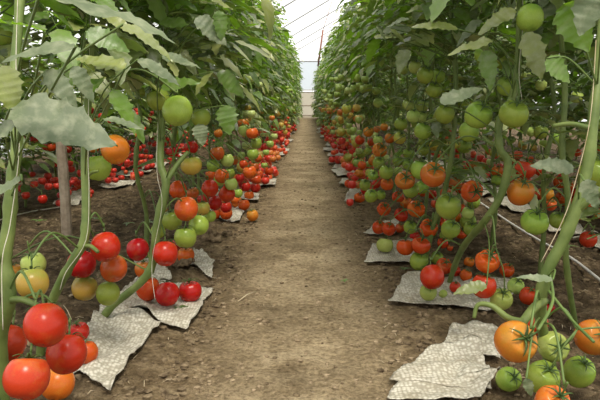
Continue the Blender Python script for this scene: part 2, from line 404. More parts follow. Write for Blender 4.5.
# ------------------------------------------------------------------ leaves
def leaflet(mb, origin, direction, normal, L, W, hi=1, mi=0, droop=.25, fold=.18, lobes=True):
    """one tomato leaflet: pointed, lobed and toothed blade folded along its midrib"""
    d = Vector(direction).normalized(); n = Vector(normal); n = (n - d * n.dot(d))
    if n.length < 1e-4: n = d.orthogonal()
    n.normalize(); s = d.cross(n)
    steps = {0: 5, 1: 8, 2: 22}[hi]
    vs = []; fs = []; tw = U(-.35, .35); sd = U(0, 50)
    for i in range(steps + 1):
        t = i / steps
        w = W * .5 * (math.sin(PI * min(1, t ** .62)) ** .75 if 0 < t < 1 else .0)
        if lobes and hi:
            w *= (1.0 if i % 2 else .74) if hi == 1 else (1 + .13 * math.cos(i * 2 * PI / 4.4) + (.05 if i % 2 else -.05))
        c = Vector(origin) + d * (L * t) - n * (droop * L * t * t)
        ss = (s * math.cos(tw * t) + n * math.sin(tw * t))
        up = n * (fold * w) + n * (.1 * W * noise.noise(Vector((t * 4, sd, 0))))
        back = -d * (.10 * L * (1 if t > .1 else 0))
        if hi == 2:
            wv = n * (.10 * W * noise.noise(Vector((t * 5, sd, 3)))); wv2 = n * (.10 * W * noise.noise(Vector((t * 5, sd, 8))))
            up = up * (1 + .35 * math.cos(t * 44)) ; c = c + n * (.006 * W * math.cos(t * 44))
            vs += [c - ss * w + up + wv, c - ss * w * .5 + up * .6 + wv * .2, c, c + ss * w * .5 + up * .6 + wv2 * .2, c + ss * w + up + wv2]
        else:
            vs += [c - ss * w + up, c, c + ss * w + up]
    q = 5 if hi == 2 else 3
    for i in range(steps):
        for k in range(q - 1):
            a = i * q + k; fs.append((a, a + 1, a + q + 1, a + q))
    mb.add(vs, fs, mi)

def compound(mb, o, az, L, elev, hi, mi, sag=1.0, size=1.0):
    """compound leaf: arching midrib with opposite leaflets and an end leaflet"""
    hd = Vector((math.cos(az), math.sin(az), 0)); pts = []
    k = 6; ce = math.cos(elev); se = math.sin(elev)
    for i in range(k + 1):
        t = i / k
        pts.append(Vector(o) + hd * (L * t * ce * (1 - .12 * t)) + Vector((0, 0, L * (se * t - sag * .55 * t * t))))
    mb.tube(pts, [.0021 * (1 - .6 * i / k) * size for i in range(k + 1)], 3, 2, False)
    side = Vector((-hd.y, hd.x, 0))
    for t, sc in ((.34, .62), (.55, .95), (.78, 1.0)):
        i = t * k; a = int(i); p = pts[a].lerp(pts[min(a + 1, k)], i - a); tan = (pts[min(a + 1, k)] - pts[a]).normalized()
        for sg in (-1, 1):
            if R() < .06: continue
            flat = R() < .8
            d = side * sg * U(.7, 1.0) + tan * U(.35, .8) + Vector((0, 0, U(-.25, .25) if flat else U(-.9, -.2)))
            nn = Vector((U(-.45, .45), U(-.45, .45), 1))
            l = L * .27 * sc * U(.75, 1.25)
            leaflet(mb, p, d, nn, l, l * U(.48, .66), hi, mi, U(-.05, .4), U(-.3, .45))
        if hi and R() < .7:
            leaflet(mb, p, side * random.choice((-1, 1)) + tan, Vector((0, 0, 1)), L * .1, L * .06, hi, mi)
    tan = (pts[-1] - pts[-2]).normalized()
    l = L * .34 * U(.85, 1.15); leaflet(mb, pts[-1], tan + Vector((0, 0, U(-.3, .3))), Vector((U(-.3, .3), U(-.3, .3), 1)), l, l * .52, hi, mi, U(.1, .5), U(-.2, .3))

def stem_poly(var, H=1.8):
    rs = random.Random(100 + var); pts = []
    for i in range(10):
        z = H * i / 9 - .02 * (i == 0)
        w = .035 if i else 0
        pts.append(Vector((rs.uniform(-w, w), rs.uniform(-w, w), z)))
    return spline(pts, 3)
def foliage_mesh(var, hi, zmin=.52, zmax=1.85, count=62, zopen=0, side=1):
    # below zopen only the leaves growing away from the path (local side*X) remain, as on the picked-over fruiting part
    mb = MB(); sp = stem_poly(var)
    for i in range(count):
        z = zmin + .06 + (zmax - zmin - .06) * ((i + R()) / count)
        j = min(len(sp) - 1, int(z / 1.8 * (len(sp) - 1))); b = sp[j].copy(); b.z = z
        L = U(.24, .38) * (1 if z < 1.6 else .8)
        az = i * 2.4 + U(-.5, .5); sag = U(.25, 1.0)
        if z < zopen:
            if math.cos(az) * side < -.1 or R() < (.35 if z > .58 else .6): continue
            L *= .8; sag *= .6
        compound(mb, b, az, L, U(.0, .65), hi, 0 if R() < .6 else 1, sag)
    return mb.mesh('foliage', [M['leaf'], M['leaf2'], M['thin']])
NV = 5
STEM_ME = []; FOL_HI = []; FOL_R = []; FOL_FAR = []; FOL_LO = []
for v in range(NV):
    sp = stem_poly(v); mb = MB(); n = len(sp)
    mb.tube(sp, [.0095 * (1 - .55 * i / n) * (1.25 if (i % 5 == 2) else 1) for i in range(n)], 8); STEM_ME.append(mb.mesh('stem', M['stem']))
    FOL_HI.append(foliage_mesh(v, 1, .62, 1.85, 110, .74, -1)); FOL_R.append(foliage_mesh(v, 1, .26, 1.85, 112, .98, 1)); FOL_LO.append(foliage_mesh(v, 0, .42, 1.85, 96)); FOL_FAR.append(foliage_mesh(v, 0, .18, 1.8, 110))

STEMS = []     # (plant empty, world polyline, inverse matrix)
def plant(x, y, var, rz, sc, lab, group, far):
    e = bpy.data.objects.new('tomato_plant', None); COL.objects.link(e)
    e.location = (x, y, gh(x, y)); e.rotation_euler = (0, 0, rz); e.scale = (sc[0], sc[0], sc[1])
    tag(e, lab, 'tomato plant', group)
    link('stem', STEM_ME[var], e); link('foliage', (FOL_FAR if y > 11.5 else FOL_LO if far else FOL_R if x > 0 else FOL_HI)[var], e)
    mw = Matrix.LocRotScale(e.location, e.rotation_euler, e.scale)
    STEMS.append((e, [mw @ p for p in stem_poly(var)][::2], mw.inverted()))
    return e

# ---- hand-shaped plants in the foreground (stem course read against the ground and fruit)
def hero_plant(lab, pts, rads, fol_var, fol_rot, fol_off=(0, 0), zsc=1.0, folz=0.0, string=None, fol_sc=1.0):
    w = spline(pts, 5); base = w[0].copy(); base.z = gh(base.x, base.y)
    e = bpy.data.objects.new('tomato_plant', None); COL.objects.link(e); e.location = base; tag(e, lab, 'tomato plant')
    n = len(w); mb = MB(); rr = []
    for i in range(n):
        t = i / (n - 1) * (len(rads) - 1); a = int(t); r = rads[a] + (rads[min(a + 1, len(rads) - 1)] - rads[a]) * (t - a)
        rr.append(r * (1 + .12 * noise.noise(Vector((i * .9, base.x * 9, 0)))) * (1.18 if i % 9 == 4 else 1))
    mb.tube([p - base for p in w], rr, 12); link('stem', mb.mesh('stem', M['stem']), e)
    top = w[-1]
    f = link('foliage', (FOL_R if base.x > 0 else FOL_HI)[fol_var], e); f.rotation_euler = (0, 0, fol_rot); f.scale = (fol_sc, fol_sc, zsc)
    f.location = (top.x - base.x + fol_off[0], top.y - base.y + fol_off[1], folz - base.z)
    STEMS.append((e, w, Matrix.Translation(-base)))
    return e, w
def drop(px, py, d):   # ground point under the ray at a chosen depth
    p = at(px, py, d); return Vector((p.x, p.y, gh(p.x, p.y) - .01))
L1, w1 = hero_plant('tomato plant with thick pale green stem at the left edge of the photo',
    [drop(2, 400, 1.12), at(0, 345, 1.08), at(9, 300, 1.05), at(4, 262, 1.05), at(9, 225, 1.05), at(12, 180, 1.05), at(17, 140, 1.07), at(14, 80, 1.12), at(20, 0, 1.2), at(20, -90, 1.3)],
    [.012, .0125, .013, .011, .010, .009, .008], 0, 0.1, (-.06, .16), .98, .0)
L2, w2 = hero_plant('tomato plant whose kinked stem stands right of the wooden stake on the left',
    [drop(40, 355, 1.5), at(44, 325, 1.46), at(57, 290, 1.42), at(72, 262, 1.40), at(84, 240, 1.40), at(86, 205, 1.41), at(85, 150, 1.43), at(90, 70, 1.5), at(95, -60, 1.6)],
    [.011, .011, .011, .0105, .010, .009, .007], 1, 0.3, (0, 0), 1.0)
L3, w3 = hero_plant('tomato plant with leaning stem behind the three red tomatoes on the left',
    [drop(98, 326, 1.76), at(112, 306, 1.74), at(140, 283, 1.70), at(153, 262, 1.70), at(157, 225, 1.68), at(166, 185, 1.68), at(160, 162, 1.70), at(162, 120, 1.75), at(165, 20, 1.85), at(165, -50, 1.9)],
    [.011, .0115, .012, .012, .011, .010, .007], 2, -0.1, (0, 0), .95)
P1, v1 = hero_plant('tomato plant with the thickest stem, at the right edge above the large orange tomato',
    [drop(560, 398, 1.30), at(546, 345, 1.22), at(540, 310, 1.18), at(547, 272, 1.16), at(562, 243, 1.15), at(576, 210, 1.14), at(588, 165, 1.14), at(594, 110, 1.15), at(600, 60, 1.18), at(610, -80, 1.3)],
    [.011, .011, .0115, .0112, .0108, .0104, .009], 3, -0.2, (.03, .06), .95)
P2, v2 = hero_plant('tomato plant with zigzag stem between the two largest hanging green tomatoes',
    [drop(448, 284, 2.14), at(456, 262, 2.02), at(466, 243, 1.86), at(484, 222, 1.72), at(501, 195, 1.68), at(508, 163, 1.66), at(500, 148, 1.66), at(499, 122, 1.66), at(514, 92, 1.66), at(519, 40, 1.7), at(520, -60, 1.8)],
    [.009, .010, .0105, .0105, .0100, .0095, .007], 4, -0.3, (0, 0), .95)
P3, v3 = hero_plant('tomato plant with slim upright stem, left of the thickest stem on the right',
    [drop(575, 330, 1.75), at(566, 260, 1.68), at(568, 200, 1.64), at(562, 150, 1.62), at(565, 90, 1.62), at(560, 20, 1.7), at(560, -60, 1.8)],
    [.008, .008, .008, .0075, .007], 0, 0.2, (0.1, 0), .95)
P4, v4 = hero_plant('tomato plant with dark upright stem left of the two largest green tomatoes on the right',
    [drop(425, 262, 2.35), at(432, 230, 2.32), at(445, 190, 2.25), at(452, 150, 2.2), at(456, 90, 2.2), at(452, 20, 2.25), at(450, -20, 2.3)],
    [.009, .009, .009, .008, .007], 1, -0.2, (0, 0), .9)

# short side shoots on the hero stems
def shoot(parent, a, b, r=.006, name='side_shoot'):
    mb = MB(); m_ = (a + b) / 2 + Vector((0, 0, .006)); base = parent.location
    mb.tube([p - base for p in spline([a, m_, b], 4)], [r * (1 - .03 * i) for i in range(9)], 8); link(name, mb.mesh(name, M['stem']), parent)
shoot(L2, at(85, 246, 1.40), at(98, 252, 1.36), .0055)
shoot(L2, at(85, 180, 1.42), at(98, 171, 1.40), .0045)
shoot(L1, at(8, 300, 1.05), at(38, 306, 1.0), .0065)
shoot(L1, at(3, 262, 1.05), at(-12, 258, 1.0), .007)
shoot(L3, at(166, 182, 1.68), at(188, 152, 1.72), .008)
shoot(L3, at(165, 188, 1.68), at(160, 208, 1.68), .006)
shoot(P1, at(577, 210, 1.14), at(612, 185, 1.1), .009)
shoot(P1, at(544, 300, 1.17), at(520, 326, 1.12), .010)
shoot(P1, at(590, 128, 1.14), at(553, 126, 1.18), .0055)
for a, b, c_ in ((at(548, 290, 1.16), at(572, 320, 1.1), at(594, 352 - 10, 1.05)), (at(548, 268, 1.16), at(553, 300, 1.1), at(538, 330, 1.02))):
    mb = MB(); mb.tube([p - P1.location for p in spline([a, b, c_], 5)], .0028, 8); link('fruit_stalk', mb.mesh('fruit_stalk', M['thin']), P1)
mb = MB(); mb.tube([p - P1.location for p in spline([at(522, 322, 1.12), at(508, 318, 1.12), at(492, 306, 1.13), at(478, 305, 1.14), at(474, 318, 1.14)], 5)], [.0075 - .0002 * i for i in range(21)], 8)
link('bent_shoot', mb.mesh('bent_shoot', M['stem']), P1)

# training strings
def string(pts, lab, r=.00075, mat='twine'):
    w = spline(pts, 5); base = w[0]
    mb = MB(); mb.tube([p - base for p in w], r, 5)
    tag(link('training_string', mb.mesh('training_string', M[mat]), loc=base), lab, 'string')
string([at(3, 330, .99), at(2, 262, 1.0), at(10, 225, 1.02), at(18, 165, 1.02), at(19, 130, 1.05), at(16, 60, 1.12), at(20, -60, 1.25)], 'white twine running up the leftmost thick stem')
string([at(60, 290, 1.38), at(66, 272, 1.37), at(86, 240, 1.375), at(89, 190, 1.39), at(88, 150, 1.41), at(90, 30, 1.5), at(94, -50, 1.6)], 'white twine beside the kinked stem near the wooden stake')
string([at(155, 300, 1.66), at(152, 262, 1.67), at(162, 205, 1.65), at(157, 172, 1.66), at(158, 120, 1.73), at(164, 20, 1.83)], 'white twine beside the leaning stem behind the three red tomatoes')
string([at(541, 262, 1.11), at(562, 222, 1.11), at(573, 190, 1.12), at(590, 120, 1.13), at(596, 40, 1.18)], 'pale twine lying against the thickest stem at the right', .0008, 'straw')
string([at(522, 100, 1.64), at(519, 70, 1.63), at(523, 20, 1.67), at(521, -40, 1.76)], 'pale twine wound on the zigzag stem at the right')

# ------------------------------------------------------------------ row plants
def row(X, y0, y1, step, lab, group, sc=1.0, jitter=.05, zs=1.0):
    y = y0; i = 0
    while y < y1:
        s = U(.92, 1.08) * sc
        far = y > (5.5 if X > 0 else 3.6) or abs(X) > 1
        xx = X * (1 - .14 * smooth(7, 14, y)) if abs(X) < 1 else X
        plant(xx + U(-jitter, jitter), y, random.randrange(NV), U(0, 6.28) if far else U(-.4, .4), (s, U(.86, 1.08) * zs), lab, group, far)
        y += step * U(.85, 1.15); i += 1
row(-.60, 2.3, YE - .4, .36, 'leafy tomato plant in the left row along the path, beyond the near thick stems', 'tomato plants of the left path row', .95, zs=.99)
row(.62, 2.75, YE - .4, .36, 'leafy tomato plant in the right row along the path, beyond the near thick stems', 'tomato plants of the right path row', .95, zs=.93)
row(.82, 1.6, 4.0, .5, 'leafy tomato plant tucked behind the near right stems', 'tomato plants behind the near right stems', .9)
row(-1.72, 2.4, 14, .40, 'tomato plant in the neighbouring row seen past the left row', 'tomato plants of the left neighbouring row', .95, zs=.60)
row(-2.45, 2.7, 14, .42, 'low tomato plant in the outermost row at the far left', 'tomato plants of the outer left row', .8, zs=.41)
row(1.70, 2.0, 14, .40, 'tomato plant in the neighbouring row seen past the right row', 'tomato plants of the right neighbouring row', 1.0)
row(2.9, 2.6, 12, .5, 'tomato plant in the outermost row at the far right', 'tomato plants of the outer right row', 1.0)

# ---- big single leaves near the lens
V = Vector
def big_leaf(parent, px, py, wpx, d, dirpx, tilt, lab=None, ratio=.5, mat='big', face=None, lobes=True):
    """leaf centred at (px,py), length wpx pixels at depth d, pointing along image angle dirpx (deg)"""
    L = wpx * d / F; a = math.radians(dirpx)
    dv = RX * math.cos(a) - UP * math.sin(a) * 1.0 + FW * tilt
    dv.normalize(); c = at(px, py, d); o = c - dv * L * .5
    n = Vector(face) if face else Vector((0, -.25, 1))
    base = parent.location
    mb = MB(); leaflet(mb, Vector((0, 0, 0)), dv, n, L, L * ratio, 2, 0, .16, .12, lobes)
    w = [w for e, w, i_ in STEMS if e is parent][0]
    q = min(w, key=lambda p: (p - o - V((0, 0, -.03))).length)
    m_ = q.lerp(o, .5) + V((0, 0, .02)) - dv * .01
    mb.tube([p - o for p in spline([q, m_, o], 5)], .0018, 6, 1)
    f = link('leaf', mb.mesh('leaf', [M[mat], M['thin']]), parent, o - base)
    if lab: f['label'] = lab
V = Vector
big_leaf(L1, 64, 122, 108, .80, 14, .05, 'large dusty grey green leaf', .50, face=(.05, -.75, .9))
big_leaf(L1, 36, 49, 80, .72, 176, .0, 'dusty brown mottled leaf', .30, face=(0, -.7, 1))
big_leaf(L1, 112, 8, 140, .66, 12, .1, 'large overhanging leaf cut by the top edge', .34, face=(.2, -.35, 1))
big_leaf(L1, 150, 40, 60, .85, 30, .1, None, .4, mat='leaf', face=(.2, -.4, 1))
big_leaf(L1, 62, 88, 45, .85, 50, .1, None, .5, face=(.1, -.9, .6))
big_leaf(L1, 84, 84, 40, .9, 60, .1, None, .45, face=(.2, -.8, .6))
big_leaf(L1, 18, 22, 60, .8, 200, .1, None, .5, mat='leaf2', face=(.2, -.2, 1))
big_leaf(L1, 8, 90, 50, .8, 75, .1, None, .6, mat='leaf', face=(.2, -.9, .5))
big_leaf(L1, 2, 130, 40, .82, 150, .1, None, .55, face=(.2, -.7, .9))
big_leaf(L1, 2, 188, 44, .92, 160, .1, None, .4, face=(-.2, -.6, .9))
big_leaf(L2, 126, 112, 50, 1.1, 60, .1, 'bright green leaf lit from behind', .5, mat='leaf2', face=(.8, -.6, .3))
big_leaf(L2, 125, 122, 42, 1.05, 8, .1, None, .3, face=(0, -.4, 1))
big_leaf(L2, 108, 40, 45, 1.05, 20, .1, None, .5, mat='leaf2', face=(.3, -.8, .4))
big_leaf(L2, 160, 70, 48, 1.2, 25, .1, None, .4, face=(.1, -.5, 1))
big_leaf(L2, 100, 60, 55, 1.1, 200, .1, None, .5, mat='leaf', face=(-.1, -.5, 1))
big_leaf(L3, 201, 135, 22, 1.45, 80, .1, 'pale grey green leaf hanging over the green fruit', .7, face=(.1, -1, .4))
big_leaf(L3, 221, 26, 30, 1.5, 80, .1, None, .55, mat='leaf2', face=(.5, -.8, .3))
big_leaf(L3, 212, 30, 40, 1.5, 35, .1, None, .5, face=(.1, -.8, .6))
big_leaf(L3, 228, 120, 30, 1.6, 75, .1, None, .75, mat='leaf2', face=(.5, -.8, .2))
big_leaf(L3, 182, 60, 40, 1.4, 10, .1, None, .5, face=(0, -.6, .9))
big_leaf(P1, 577, 28, 55, 1.0, 60, .05, 'bright green leaf lit from behind', .62, mat='leaf2', face=(-.5, -.8, .3))
big_leaf(P1, 590, 5, 60, .95, 110, .05, None, .6, mat='big', face=(-.3, -.8, .5))
big_leaf(P1, 560, 70, 36, 1.15, 40, .05, None, .6, mat='leaf2', face=(-.3, -.8, .5))
big_leaf(P1, 553, 165, 42, 1.25, 190, .05, None, .45, mat='big', face=(0, -.8, .8))
big_leaf(P1, 592, 195, 34, 1.0, 60, .05, None, .55, mat='big', face=(-.2, -1, .4))
big_leaf(P2, 462, 93, 48, 1.4, -25, .0, 'dusty leaf crossing in front of the green fruit', .38, face=(0, -.8, .9))
big_leaf(P2, 536, 55, 50, 1.5, 65, .0, None, .5, mat='leaf', face=(0, -.8, .6))
big_leaf(P2, 470, 45, 46, 1.5, 170, .0, None, .4, mat='leaf', face=(0, -.6, 1))
big_leaf(P2, 435, 25, 46, 1.6, 190, .0, None, .4, mat='leaf', face=(0, -.6, 1))
big_leaf(P2, 489, 70, 40, 1.55, 80, .0, None, .5, mat='leaf2', face=(0, -1, .4))
big_leaf(P1, 535, 277, 36, 1.05, 188, .0, 'narrow grey green leaf low on the thick stem', .28, face=(0, -.7, 1))
big_leaf(P2, 470, 288, 34, 1.55, 170, .0, None, .4, mat='leaf', face=(0, -.6, 1))
big_leaf(P1, 529, 388, 20, 1.0, 75, .0, 'small pale leaf between the green fruit', .5, face=(-.3, -1, .4))

rl = random.Random(21)
for k in range(64):
    lf = k < 34
    px, py = (rl.uniform(50, 250), rl.uniform(-5, 88)) if lf else (rl.uniform(370, 600), rl.uniform(-5, 52))
    par = (L2 if px < 125 else L3) if lf else (P4 if px < 465 else P2 if px < 545 else P3)
    d = {L2: 1.45, L3: 1.8, P4: 2.15, P2: 1.75, P3: 1.65}[par] + rl.uniform(-.2, .15)
    Lm = rl.uniform(.075, .115)
    big_leaf(par, px, py, Lm * F / d, d, rl.choice((rl.uniform(-20, 60), rl.uniform(120, 200))), rl.uniform(-.4, .2), None, rl.uniform(.42, .6),
             mat=rl.choice(('leaf', 'leaf', 'leaf2', 'big')), face=(rl.uniform(-.4, .4), rl.uniform(-.9, -.1), 1))
# ------------------------------------------------------------------ stake, hose, strings on the ground
b = ground(67, 236); base = V((b.x, b.y, gh(b.x, b.y) - .02)); mb = MB()
pts = [V((0, 0, 0)), V((.003, 0, .2)), V((.0, 0, .5))]; mb.tube(pts, [.026, .025, .024], 10)
tag(link('wooden_stake', mb.mesh('wooden_stake', M['wood'], False), loc=base), 'weathered grey brown wooden stake driven into the soil on the left', 'stake')
def hose(pp, r, lab, mat='hose'):
    w = spline([V((x, y, gh(x, y) + r + .004 + .01 * max(0, noise.noise(V((x * 5, y * 5, 2)))))) for x, y in pp], 5); o = w[0]
    mb = MB(); mb.tube([p - o for p in w], r, 8); tag(link('drip_hose', mb.mesh('drip_hose', M[mat]), loc=o), lab, 'hose')
hg = [ground(x, y) for x, y in ((640, 316), (600, 288), (570, 266), (541, 247), (510, 228), (478, 206), (455, 192), (430, 172))]
hose([(p.x, p.y) for p in hg], .0055, 'thin white drip hose running along the soil behind the right stems')
hg = [ground(x, y) for x, y in ((-20, 232), (12, 222), (30, 215), (45, 212), (70, 208))]
hose([(p.x, p.y) for p in hg], .004, 'thin white cord lying on the soil left of the wooden stake', 'twine')
for pp, lab in (((( 300, 395, 0), (0, 0, 0)), None),): pass
for (x1, y1, x2, y2, r, lab) in [(238, 303, 256, 293, .0016, 'thin dry twig lying on the path in front of the left clods'),
                                (70, 306, 82, 300, .003, 'pale dry stalk piece behind the nearest left red bunch'),
                                (72, 326, 64, 312, .0012, 'thin pale straw above the nearest left red bunch')]:
    a, b = ground(x1, y1), ground(x2, y2); a.z = gh(a.x, a.y) + r + .004; b.z = gh(b.x, b.y) + r + .006
    mb = MB(); mb.tube([V((0, 0, 0)), (b - a) / 2 + V((0, 0, .006)), b - a], r, 6); tag(link('dry_twig', mb.mesh('dry_twig', M['straw']), loc=a), lab, 'twig')

# weeds
for px, py, s, lab in [(98, 224, .05, 'small green seedling on the soil just right of the wooden stake'), (128, 228, .04, 'tiny green seedling between stake and left bunches'),
                       (40, 226, .045, 'small green weed left of the wooden stake'), (148, 228, .045, 'green weed tuft behind the kinked left stem fruit'),
                       (178, 300 + 14, .03, 'fallen green leaf scrap on the sheet before the three red tomatoes'), (404, 274, .035, 'small green weed at the right path edge below the foam sheet'),
                       (566, 254, .05, 'green weed on the soil behind the thickest stem'), (345, 284, .018, 'tiny green sprout on the path near its right edge')]:
    g = ground(px, py); mb = MB()
    for k in range(6):
        a = k * 1.1 + U(0, .5); leaflet(mb, V((0, 0, .006)), V((math.cos(a), math.sin(a), U(.2, .7))), V((0, 0, 1)), s * U(.6, 1.1), s * .45, 1, 0, .4, .1)
    tag(link('seedling', mb.mesh('seedling', M['weed']), loc=(g.x, g.y, gh(g.x, g.y) + .008)), lab, 'weed')

# ------------------------------------------------------------------ tomatoes
def tomato_mesh(kind, seg=40, rings=24):
    vs = []; fs = []; rs = random.Random(kind * 7 + 1)
    nr = [5, 7, 6, 2, 9][kind]; amp = [.014, .06, .15, .16, .13][kind]; flat = [1.03, .95, .90, .90, .86][kind]; ph0 = rs.uniform(0, 6)
    for i in range(rings + 1):
        th = PI * i / rings
        for k in range(seg):
            ph = 2 * PI * k / seg; st = math.sin(th); ct = math.cos(th)
            top = max(0, ct) ; rib = amp * (.35 + .65 * top) * st ** .6 if st > 0 else 0
            r = 1 - rib * (.5 - .5 * abs(math.cos(nr * (ph + ph0) / 2))) * 2
            r *= 1 + .03 * math.sin(ph + ph0) + .02 * math.sin(2 * ph)
            z = ct * flat
            if ct > .68: z -= (.20 + amp) * smooth(.68, 1, ct)         # dimple round the stalk
            if ct < -.85: z += .04 * smooth(.85, 1, -ct)
            q = st ** .93 if st > 0 else 0
            vs.append((.5 * q * r * math.cos(ph), .5 * q * r * math.sin(ph), .5 * z * (r if kind < 3 else 1)))
    for i in range(rings):
        for k in range(seg):
            k2 = (k + 1) % seg; fs.append((i * seg + k, (i + 1) * seg + k, (i + 1) * seg + k2, i * seg + k2))
    return vs, fs
TM = {}
def tmesh(kind, col, hi):
    key = (kind, col, hi)
    if key not in TM:
        mb = MB(); mb.add(*tomato_mesh(kind, *((40, 24) if hi else (14, 9)))); TM[key] = mb.mesh('tomato_' + col, M[col])
    return TM[key]
def calyx_mesh():
    mb = MB()
    for k in range(6):
        a = k * PI / 3 + U(-.2, .2); h = V((math.cos(a), math.sin(a), 0)); s = V((-h.y, h.x, 0)); vs = []
        l = U(.32, .46)
        for i in range(7):
            t = i / 6; w = .046 * (1 - t) ** .7 + .002; r = .02 + l * t; z = .49 * math.sqrt(max(0, 1 - (1.9 * r) ** 2)) - .13 * max(0, 1 - r / .22) + .035 + .10 * t * t * (1 + k % 2) * .6
            c = h * r + V((0, 0, z)); vs += [c - s * w, c + V((0, 0, -.012)), c + s * w, c + V((0, 0, .012))]
        fs = []
        for i in range(6):
            for j in range(4):
                j2 = (j + 1) % 4; fs.append((i * 4 + j, i * 4 + j2, (i + 1) * 4 + j2, (i + 1) * 4 + j))
        fs.append((0, 3, 2, 1)); fs.append((24, 25, 26, 27)); mb.add(vs, fs)
    mb.tube([V((0, 0, .30)), V((.01, 0, .44)), V((.03, 0, .55))], [.04, .03, .036], 8)
    return mb.mesh('calyx', M['calyx'])
CAL = [calyx_mesh() for _ in range(3)]
COLN = dict(R='red', D='deep red', E='orange red', O='orange', Y='yellow green', G='green', P='pale green')

T = []   # dicts: pos, D, col, kind, tilt, label
def tom(px, py, dia, col, lab, D=.076, kind=None, c=0):
    """c: 1 = calyx turned to the path, -1 = turned away, 0 = up"""
    T.append(dict(px=px, py=py, dia=dia, col=col, lab=lab, D=D, kind=kind, c=c))
X_ = tom
# left side ----------------------------------------------------------------
X_(46, 325, 49, 'R', 'large red tomato, topmost of the nearest left bunch', .080, 0, -1)
X_(67, 353, 45, 'R', 'large red tomato in the middle of the nearest left bunch', .080, 0, -1)
X_(26, 377, 51, 'E', 'large orange red tomato, lowest and leftmost front one of the nearest left bunch', .080, 0, -1)
X_(57, 383, 38, 'E', 'orange red tomato at the bottom edge under the nearest left bunch', .080, 0, -1)
X_(8, 342, 42, 'D', 'deep red tomato cut by the left edge behind the stem', .080, 0, -1)
X_(78, 332, 24, 'R', 'small red tomato peeping from behind the middle of the nearest left bunch', .06, 1)
X_(86, 352, 26, 'R', 'red tomato, rightmost of the nearest left bunch', .06, 0)
X_(32, 283, 35, 'Y', 'yellowish tomato beside the thick leftmost stem', .072, 0, -1)
X_(33, 264, 27, 'P', 'pale green tomato behind the yellowish one at the left', .066, 0, 0)
X_(14, 272, 20, 'O', 'yellow orange tomato half hidden behind the thick leftmost stem', .06, 0)
X_(105, 247, 32, 'R', 'round red tomato, topmost of the mixed bunch right of the kinked stem', .076, 0, -1)
X_(82, 264, 31, 'D', 'deep red tomato crossed by the kinked left stem', .078, 0, -1)
X_(114, 268, 29, 'O', 'orange tomato right in the mixed bunch by the kinked stem', .072, 0, -1)
X_(85, 288, 28, 'Y', 'greenish orange tomato, lowest left of the mixed bunch by the kinked stem', .072, 0, -1)
X_(108, 293, 26, 'G', 'green tomato, lowest of the mixed bunch by the kinked stem', .066, 0, -1)
X_(138, 249, 24, 'R', 'red tomato directly left of the leaning stem', .07, 0, -1)
X_(144, 269, 19, 'O', 'orange tomato low behind the leaning stem', .06, 0)
X_(165, 253, 27, 'R', 'red tomato directly right of the leaning stem', .076, 0, -1)
X_(148, 288, 26, 'R', 'leftmost of the three red tomatoes lying on the left foam sheet', .076, 0)
X_(167, 294, 26, 'R', 'middle of the three red tomatoes lying on the left foam sheet', .076, 0, -1)
X_(190, 291, 25, 'R', 'rightmost of the three red tomatoes lying on the left foam sheet', .074, 1)
X_(186, 255, 18, 'E', 'orange red tomato just behind the big clod', .068, 1)
X_(186, 209, 25, 'E', 'red tomato with yellow streaks on top of the green trio, left side', .076, 0, -1)
X_(172, 220, 22, 'G', 'green tomato, left one of the green trio beside the leaning stem', .07, 0)
X_(185, 237, 23, 'G', 'green tomato, lowest of the green trio on the left side', .07, 0)
X_(199, 225, 21, 'G', 'green tomato, right one of the green trio on the left side', .066, 0, -1)
X_(203, 208, 15, 'Y', 'small yellow green tomato beside the yellow streaked red one', .052, 0)
X_(210, 216, 13, 'G', 'smallest green tomato right of the green trio', .046, 0)
X_(158, 231, 16, 'G', 'small green tomato left of the leaning stem fruit', .055, 0)
X_(164, 212, 10, 'O', 'small orange tomato behind the left green trio', .04, 0)
X_(178, 245, 15, 'D', 'deep red tomato in the shade under the green trio', .06, 0)
X_(178, 190, 19, 'R', 'red tomato right of the forked left stem', .064, 0, -1)
X_(192, 193, 14, 'O', 'small orange tomato between two reds beside the forked left stem', .05, 1)
X_(210, 188, 18, 'R', 'largest red tomato of the cluster midway down the left row', .07, 0, -1)
X_(222, 176, 15, 'R', 'topmost red tomato of the cluster midway down the left row', .062, 0, -1)
X_(227, 194, 17, 'R', 'right red tomato of the cluster midway down the left row', .068, 0, -1)
X_(215, 203, 15, 'R', 'lower red tomato of the cluster midway down the left row', .064, 0, -1)
X_(226, 207, 12, 'R', 'lowest red tomato on the foam sheet midway down the left row', .056, 0)
X_(203, 199, 12, 'D', 'deep red tomato left in the cluster midway down the left row', .05, 0)
X_(231, 184, 13, 'P', 'pale green tomato above the cluster midway down the left row', .052, 0)
X_(238, 193, 10, 'G', 'small green tomato right of the cluster midway down the left row', .046, 0)
X_(235, 200, 9, 'R', 'small red tomato right of the cluster midway down the left row', .044, 0)
X_(191, 165, 23, 'Y', 'yellow green tomato hanging right of the forked left stem', .074, 1)
X_(191, 147, 15, 'R', 'red tomato partly hidden above the yellow green one, left side', .06, 0)
X_(173, 152, 13, 'R', 'red tomato seen between the forked left stems', .055, 0)
X_(217, 153, 15, 'O', 'orange tomato above the cluster midway down the left row', .064, 0)
X_(227, 160, 14, 'P', 'pale green tomato right below the orange one, left row', .06, 0)
X_(213, 165, 14, 'G', 'green tomato below the orange one, left row', .06, 0)
X_(252, 133, 13, 'E', 'orange red tomato high in the left row, far middle', .07, 1)
X_(256, 143, 12, 'G', 'green tomato directly under the high orange red one', .066, 0)
X_(253, 154, 12, 'G', 'lower green tomato under the high orange red one', .064, 0)
X_(250, 172, 14, 'R', 'red tomato low under the two green ones in the left row', .070, 0)
X_(244, 164, 10, 'R', 'small red tomato left of the low red one in the left row', .055, 0)
X_(258, 158, 9, 'O', 'small orange tomato right below the two green ones', .055, 0)
X_(240, 178, 10, 'D', 'deep red tomato low in the left row under the hanging stalk', .055, 0)
